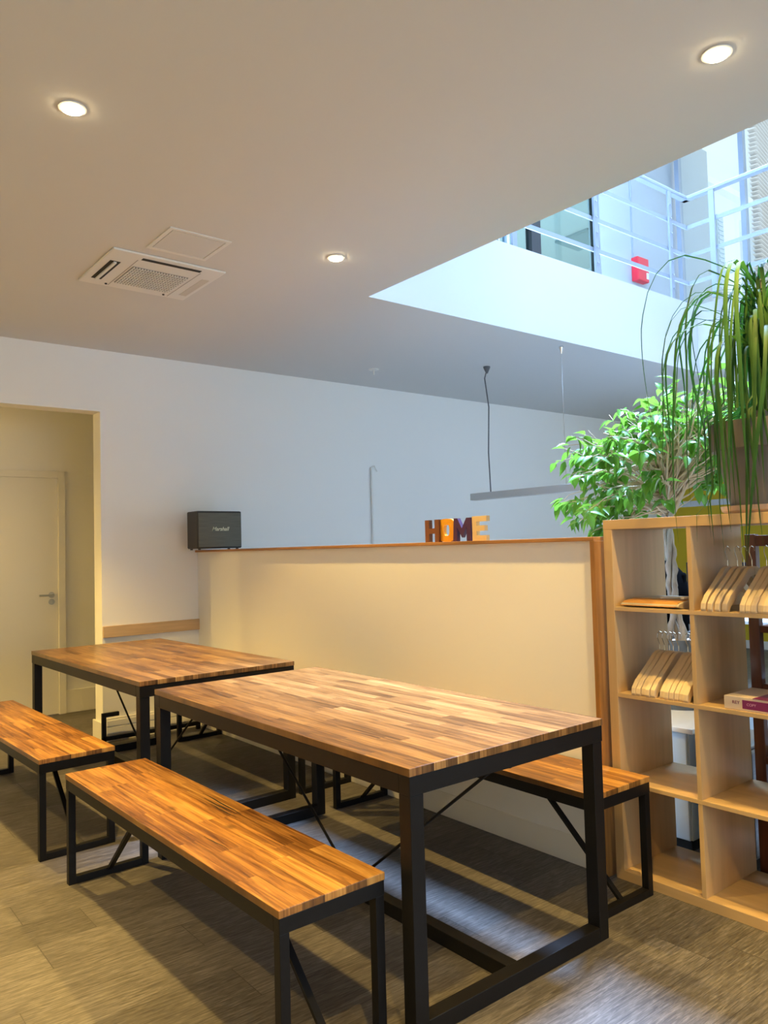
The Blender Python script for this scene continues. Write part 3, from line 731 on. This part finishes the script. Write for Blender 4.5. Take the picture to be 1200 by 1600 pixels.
for s in range(3):
    pts = []; rd = []
    for i in range(34):
        t = i / 33; z = .835 + t * .86
        a = t * 6.0 + s * 2.094
        rr = .017 + (.035 * max(0, 1 - t * 5)) + .004 * math.sin(i * 1.7 + s)
        pts.append((fx_ + math.cos(a) * rr, fy_ + .03 * t + math.sin(a) * rr, z)); rd.append(.015 - .004 * t + (.010 * max(0, 1 - t * 6)) + .002 * math.sin(i * 2.1 + s))
    m.tube(pts, rd, 9)
rel(m, 'trunk', BARK, fic, smooth=True)
mt_, ml_ = MB(), MB()
def interp(x, tab):
    for (a, va), (b, vb) in zip(tab, tab[1:]):
        if x <= b: return va + (vb - va) * (x - a) / (b - a)
    return tab[-1][1]
def shell():
    while True:
        l = random.uniform(-.54, .48); d = random.uniform(-.42, .42)
        sh = (d / .42) ** 2 * .25
        top = interp(l, [(-.60, 1.76), (-.52, 1.95), (-.35, 2.05), (-.12, 2.22), (.15, 2.33), (.48, 2.22)])
        bot = interp(l, [(-.60, 1.70), (-.52, 1.47), (-.42, 1.40), (-.25, 1.46), (-.05, 1.53), (.15, 1.60), (.48, 1.66)])
        z = random.uniform(bot, top)
        c = (top + bot) / 2; hh = (top - bot) / 2 * (1 - sh)
        if abs(z - c) > hh: continue
        if ((l + .04) / .36) ** 2 + ((z - 1.80) / .24) ** 2 + (d / .40) ** 2 < 1: continue
        p = Vector((fx_ + l * .781 + d * .624, fy_ - l * .624 + d * .781, z))
        if p.x < 3.2 and p.y < 2.03 and z < 1.56: continue
        if (p - Vector((2.945, 1.375, p.z))).length < .28 and z < 1.9: continue
        return p
for k in range(175):
    tgt = shell()
    st = Vector((fx_ + random.uniform(-.04, .04), fy_ + .03 + random.uniform(-.04, .04), random.uniform(1.50, 1.80)))
    if tgt.x < 3.22 and tgt.y < 2.02 and tgt.z < 1.55: continue
    mid = st.lerp(tgt, .5) + Vector((random.uniform(-.06, .06), random.uniform(-.06, .06), .02 + .14 * random.random()))
    pts = []
    for i in range(9):
        t = i / 8; p = st * (1 - t) ** 2 + mid * 2 * t * (1 - t) + tgt * t * t
        pts.append(p + Vector((random.uniform(-1, 1), random.uniform(-1, 1), random.uniform(-1, 1))) * .013 * (1 if 0 < i < 8 else 0))
    mt_.tube(pts, [.0065 * (1 - .75 * i / 8) * random.uniform(.6, 1.1) if k % 9 else .011 * (1 - .75 * i / 8) for i in range(9)], 5)
    if k % 3 == 0:   # bare side twigs
        q = pts[4]; e = q + Vector((random.uniform(-.2, .2), random.uniform(-.2, .2), random.uniform(-.05, .2)))
        mt_.tube([q, q.lerp(e, .5) + Vector((0, 0, .02)), e], [.003, .0022, .001], 4)
    for j in range(random.randint(7, 11)):
        t = .52 + .48 * random.random(); i = min(7, int(t * 8)); p = pts[i].lerp(pts[i + 1], t * 8 - i)
        out = (pts[8] - pts[5]).normalized()
        d = out * .5 + Vector((random.uniform(-1, 1), random.uniform(-1, 1), random.uniform(-.9, .35))) * .9
        d.z -= .25
        nn = Vector((random.uniform(-.5, .5), random.uniform(-.5, .5), 1))
        q = p + d.normalized() * .012
        leaf_mesh(ml_, q, d, nn, random.uniform(.06, .095), random.uniform(.032, .048))
rel(mt_, 'branches', TWIG, fic, smooth=True)
rel(ml_, 'foliage', LEAF, fic, smooth=True)

zp = thing('zinc_planter', 'grey zinc planter under the fig tree on the white-topped cabinet', 'planter', (fx_, fy_, .545))
m = MB(); m.lathe((fx_, fy_, .545), [(.17, 0), (.215, .30), (.222, .335), (.222, .345), (.208, .345), (.205, .30)], 56); rel(m, 'pot', ZINC, zp)
m = MB(); m.lathe((fx_, fy_, .545), [(.207, .24), (.204, .302)], 40); rel(m, 'soil', SOIL, zp)
m = MB()
for k in range(60):
    a = random.uniform(0, 6.28); r_ = random.uniform(.07, .19)
    m.lathe((fx_ + r_ * math.cos(a), fy_ + r_ * math.sin(a), .85), [(.004, -.006), (.012, 0), (.009, .007), (.002, .010)], 7)
o = rel(m, 'pebbles', PEBBLE, zp)

# low cabinet with white top, steel fronted unit beside it
lc = thing('low_cabinet', 'low white-topped cabinet with a pale blue steel front behind the shelf unit', 'cabinet', (3.2, 2.2, 0))
m = MB(); m.box(3.19, 1.868, .522, 3.85, 3.0, .545); rel(m, 'worktop', LAMINATE, lc, bevel=.003)
m = MB(); m.box(3.215, 1.90, .05, 3.84, 2.99, .522); rel(m, 'body', BLUEPANEL, lc)
m = MB(); m.box(3.20, 1.905, .05, 3.215, 2.42, .52); rel(m, 'door', BLUEPANEL, lc, bevel=.004)
m = MB(); m.box(3.20, 2.425, .05, 3.215, 2.985, .52); rel(m, 'door', BLUEPANEL, lc, bevel=.004)
m = MB(); m.box(3.22, 1.91, 0, 3.83, 2.98, .05); rel(m, 'plinth', DARK, lc)
sb = thing('steel_bin', 'brushed steel bin with black base beside the white-topped cabinet', 'bin', (3.3, 1.75, 0))
m = MB(); m.box(3.2, 1.62, .04, 3.5, 1.865, .50); rel(m, 'body', STEEL, sb, bevel=.02)
m = MB(); m.box(3.2, 1.62, .50, 3.5, 1.865, .515); rel(m, 'lid', STEEL, sb, bevel=.006)
m = MB(); m.box(3.215, 1.635, 0, 3.49, 1.855, .04); rel(m, 'base', DARK, sb)

# mahogany open bookcase
BX, BY = 3.2, 1.60
bc = thing('bookcase', 'reddish brown open bookcase behind the shelf unit', 'bookcase', (BX, BY, 0))
for y in (BY - .045, .45):
    for x in (BX, BX + .30):
        m = MB(); m.box(x, y, 0, x + .035, y + .045, 1.395); rel(m, 'post', MAHOG, bc, bevel=.003)
for z in (.165, .455, .752, 1.04 - .05, 1.345):
    if z == .99: continue
    m = MB(); m.box(BX + .002, .495, z, BX + .333, BY - .045, z + (.045 if z > 1.3 else .03)); rel(m, 'shelf', MAHOG, bc, bevel=.002)
pb = thing('grey_plant_pot', 'grey pot filled with pale pebbles on the brown bookcase', 'pot', (3.38, 1.41, .782))
m = MB(); m.lathe((3.36, 1.42, .80), [(.085, 0), (.115, .14), (.122, .14), (.130, .195), (.118, .195), (.112, .175)], 40); rel(m, 'pot', ZINC, pb)
m = MB(); m.lathe((3.36, 1.42, .782), [(.13, 0), (.14, .012), (.13, .018)], 40); rel(m, 'saucer', LAMINATE, pb)
m = MB()
for k in range(40):
    a = random.uniform(0, 6.28); r_ = random.uniform(0, .10)
    m.lathe((3.36 + r_ * math.cos(a), 1.42 + r_ * math.sin(a), .976), [(.004, -.01), (.016, 0), (.012, .009), (.003, .013)], 7)
rel(m, 'pebbles', PEBBLE, pb)
for z, n, nm in ((.485, 5, 'middle'), (.195, 4, 'bottom')):
    for k in range(n):
        dx, dy = random.uniform(0, .02), random.uniform(0, .02)
        m = MB(); m.box(3.23 + dx, 1.24 + dy, z + k * .009, 3.45 + dx, 1.53 + dy, z + k * .009 + .008)
        tag(m.build('paper_stack', PAPER), 'white magazine in the flat pile on the %s shelf of the brown bookcase' % nm, 'magazine', 'magazines on the %s bookcase shelf' % nm)
vs = thing('glass_vase', 'clear glass vase with dark stems on the bookcase', 'vase', (3.36, 1.45, 1.0))
m = MB(); m.lathe((3.33, 1.47, 1.018), [(.04, 0), (.05, .1), (.035, .2), (.045, .24)], 24); rel(m, 'vase', glass('vase_glass', (.80, .90, .95)), vs)
m = MB()
for k in range(7):
    a = k * .9; m.tube([(3.33 + .01 * math.cos(a), 1.47 + .01 * math.sin(a), 1.025), (3.33 + .02 * math.cos(a), 1.47 + .02 * math.sin(a), 1.2), (3.33 + .07 * math.cos(a), 1.45 + .07 * math.sin(a), 1.33)], .003, 5)
rel(m, 'stems', STRAP, vs)
m = MB(); m.box(BX + .004, .495, .990, BX + .33, BY - .046, 1.018); rel(m, 'shelf', MAHOG, bc)

# desk, monitor, chair with jacket in the office beyond
dk = thing('desk', 'office desk in front of the yellow wall', 'desk', (6.2, 3.2, 0))
m = MB(); m.box(5.9, 2.2, .72, 6.7, 3.9, .745); rel(m, 'desktop', LAMINATE, dk, bevel=.003)
for x in (5.92, 6.64):
    for y in (2.22, 3.84):
        m = MB(); m.box(x, y, 0, x + .04, y + .04, .72); rel(m, 'leg', ALU, dk)
mn = thing('computer_monitor', 'black computer monitor seen through the top left shelf cube', 'monitor', (6.3, 3.4, .745))
m = MB(); m.box(6.28, 3.10, .84, 6.31, 3.665, 1.185); rel(m, 'screen', MONITOR, mn, bevel=.004)
m = MB(); m.box(6.31, 3.36, .755, 6.33, 3.42, 1.0); m.box(6.22, 3.28, .745, 6.42, 3.5, .757); rel(m, 'stand', MONITOR, mn)
ch = thing('office_chair', 'black office chair at the desk', 'chair', (5.5, 3.6, 0))
m = MB(); m.box(5.33, 3.38, .45, 5.72, 3.86, .52); rel(m, 'seat', FABRIC, ch, bevel=.02)
m = MB(); m.box(5.74, 3.37, .60, 5.79, 3.86, 1.12); rel(m, 'backrest', FABRIC, ch, bevel=.02)
m = MB(); m.tube([(5.52, 3.62, .10), (5.52, 3.62, .45)], .03, 12); m.bar((5.66, 3.62, .47), (5.78, 3.62, .64), .06, .015); rel(m, 'column', DARK, ch)
m = MB()
for k in range(5):
    a = k * 1.2566; m.bar((5.52, 3.62, .10), (5.52 + .28 * math.cos(a), 3.62 + .28 * math.sin(a), .06), .04, .03); m.lathe((5.52 + .28 * math.cos(a), 3.62 + .28 * math.sin(a), 0), [(.015, 0), (.028, .02), (.02, .045)], 10)
rel(m, 'base', DARK, ch)
m = MB()
m.lathe((0, 0, 0), [(.27, -.34), (.28, -.1), (.25, .05), (.17, .13), (.08, .165), (.02, .17)], 22)
m.v = [(5.765 + x * .28, 3.615 + y * .95, 1.05 + z) for x, y, z in m.v]
jk = tag(m.build('jacket', FABRIC, smooth=True), 'black jacket draped over the back of the office chair', 'jacket')

# ---------------------------------------------------------------- strap-leaf plant in clay pot on the shelf unit
cx, cy = 2.945, 1.375
pt = thing('clay_pot', 'large weathered grey clay pot on top of the shelf unit', 'plant pot', (cx, cy, 1.47))
m = MB(); m.lathe((cx, cy, 1.495), [(.128, 0), (.172, .215), (.188, .215), (.197, .315), (.180, .315), (.172, .26)], 56); rel(m, 'pot', CLAY, pt)
m = MB(); m.lathe((cx, cy, 1.495), [(.168, .24), (.168, .262)], 40); rel(m, 'soil', SOIL, pt)
m = MB(); m.lathe((cx, cy, 1.47), [(.145, 0), (.160, .012), (.165, .03), (.152, .03), (.145, .018)], 48); rel(m, 'saucer', CLAY2, pt)
pl = thing('ponytail_plant', 'tall plant with long hanging strap leaves in the clay pot', 'plant', (cx, cy, 1.75))
m = MB(); tr = []
for i in range(16):
    t = i / 15; tr.append((cx + .02 * math.sin(t * 3), cy - .0 + .012 * math.sin(t * 5), 1.74 + t * .62))
m.tube(tr, [.035 - .02 * min(1, i / 8) for i in range(16)], 10); rel(m, 'stem', BARK, pl, smooth=True)
def strap(mb, pts, w):
    k0 = len(mb.v); n = len(pts)
    for i, p in enumerate(pts):
        d = (pts[min(i + 1, n - 1)] - pts[max(i - 1, 0)]).normalized()
        s = d.cross(Vector((0, 0, 1)))
        if s.length < .2: s = sd if i else Vector((0, 1, 0))
        s = s.normalized()
        if i: 
            s = (s * .4 + sd * .6).normalized() if s.dot(sd) > 0 else sd
        sd = s
        tw = (d.cross(s)).normalized()
        t = i / (n - 1); ww = w * (min(1, .5 + t * 3) if t < .5 else max(.04, 1 - ((t - .5) / .5) ** 1.8))
        mb.v += [tuple(p - s * ww / 2 + tw * ww * .15), tuple(p), tuple(p + s * ww / 2 + tw * ww * .15)]
    for i in range(n - 1):
        a = k0 + i * 3
        mb.f += [(a, a + 1, a + 4, a + 3), (a + 1, a + 2, a + 5, a + 4)]; mb.mi += [0, 0]
m = MB()
for k in range(130):
    a = k * 2.399 + random.uniform(-.2, .2)
    zb_ = 2.36 - (k / 130) * .34
    reach = random.uniform(.10, .42) if k % 3 else random.uniform(.03, .14)
    fall = random.uniform(.45, 1.0)
    if zb_ - fall < 1.28: fall = zb_ - 1.28 - random.random() * .1
    p0 = Vector((cx + .01 * math.cos(a), cy + .01 * math.sin(a), zb_))
    rise = random.uniform(.03, .13)
    pts = []; wob = random.uniform(0, 6)
    for i in range(20):
        t = i / 19
        rr = reach * (1 - (1 - min(1, t * 2.4)) ** 2) + .02 * t * math.sin(t * 6 + wob)
        zz = zb_ + rise * math.sin(min(1, t * 2.6) * math.pi) - fall * max(0, t - .16) ** 1.25 * 1.24
        aa = a + .35 * t * math.sin(wob)
        px_, py_ = cx + rr * math.cos(aa), cy + rr * math.sin(aa)
        # leaves slide over the rim of the pot, outside the shelf unit below its top
        dx_, dy_ = px_ - cx, py_ - cy; dd = math.hypot(dx_, dy_)
        if zz < 1.86 and dd < .212 and dd > 1e-4: px_, py_ = cx + dx_ / dd * .212, cy + dy_ / dd * .212
        if zz < 1.52: px_ = min(px_, 2.735)
        pts.append(Vector((px_, py_, zz)))
    # stop leaves on top of the shelf unit unless they hang in front of it
    q = [pts[0]]
    for p in pts[1:]:
        if p.z < 1.54 and math.cos(a) > -.55: break
        q.append(p)
    if len(q) > 5: strap(m, q, random.uniform(.008, .016))
rel(m, 'foliage', STRAP, pl, smooth=True)
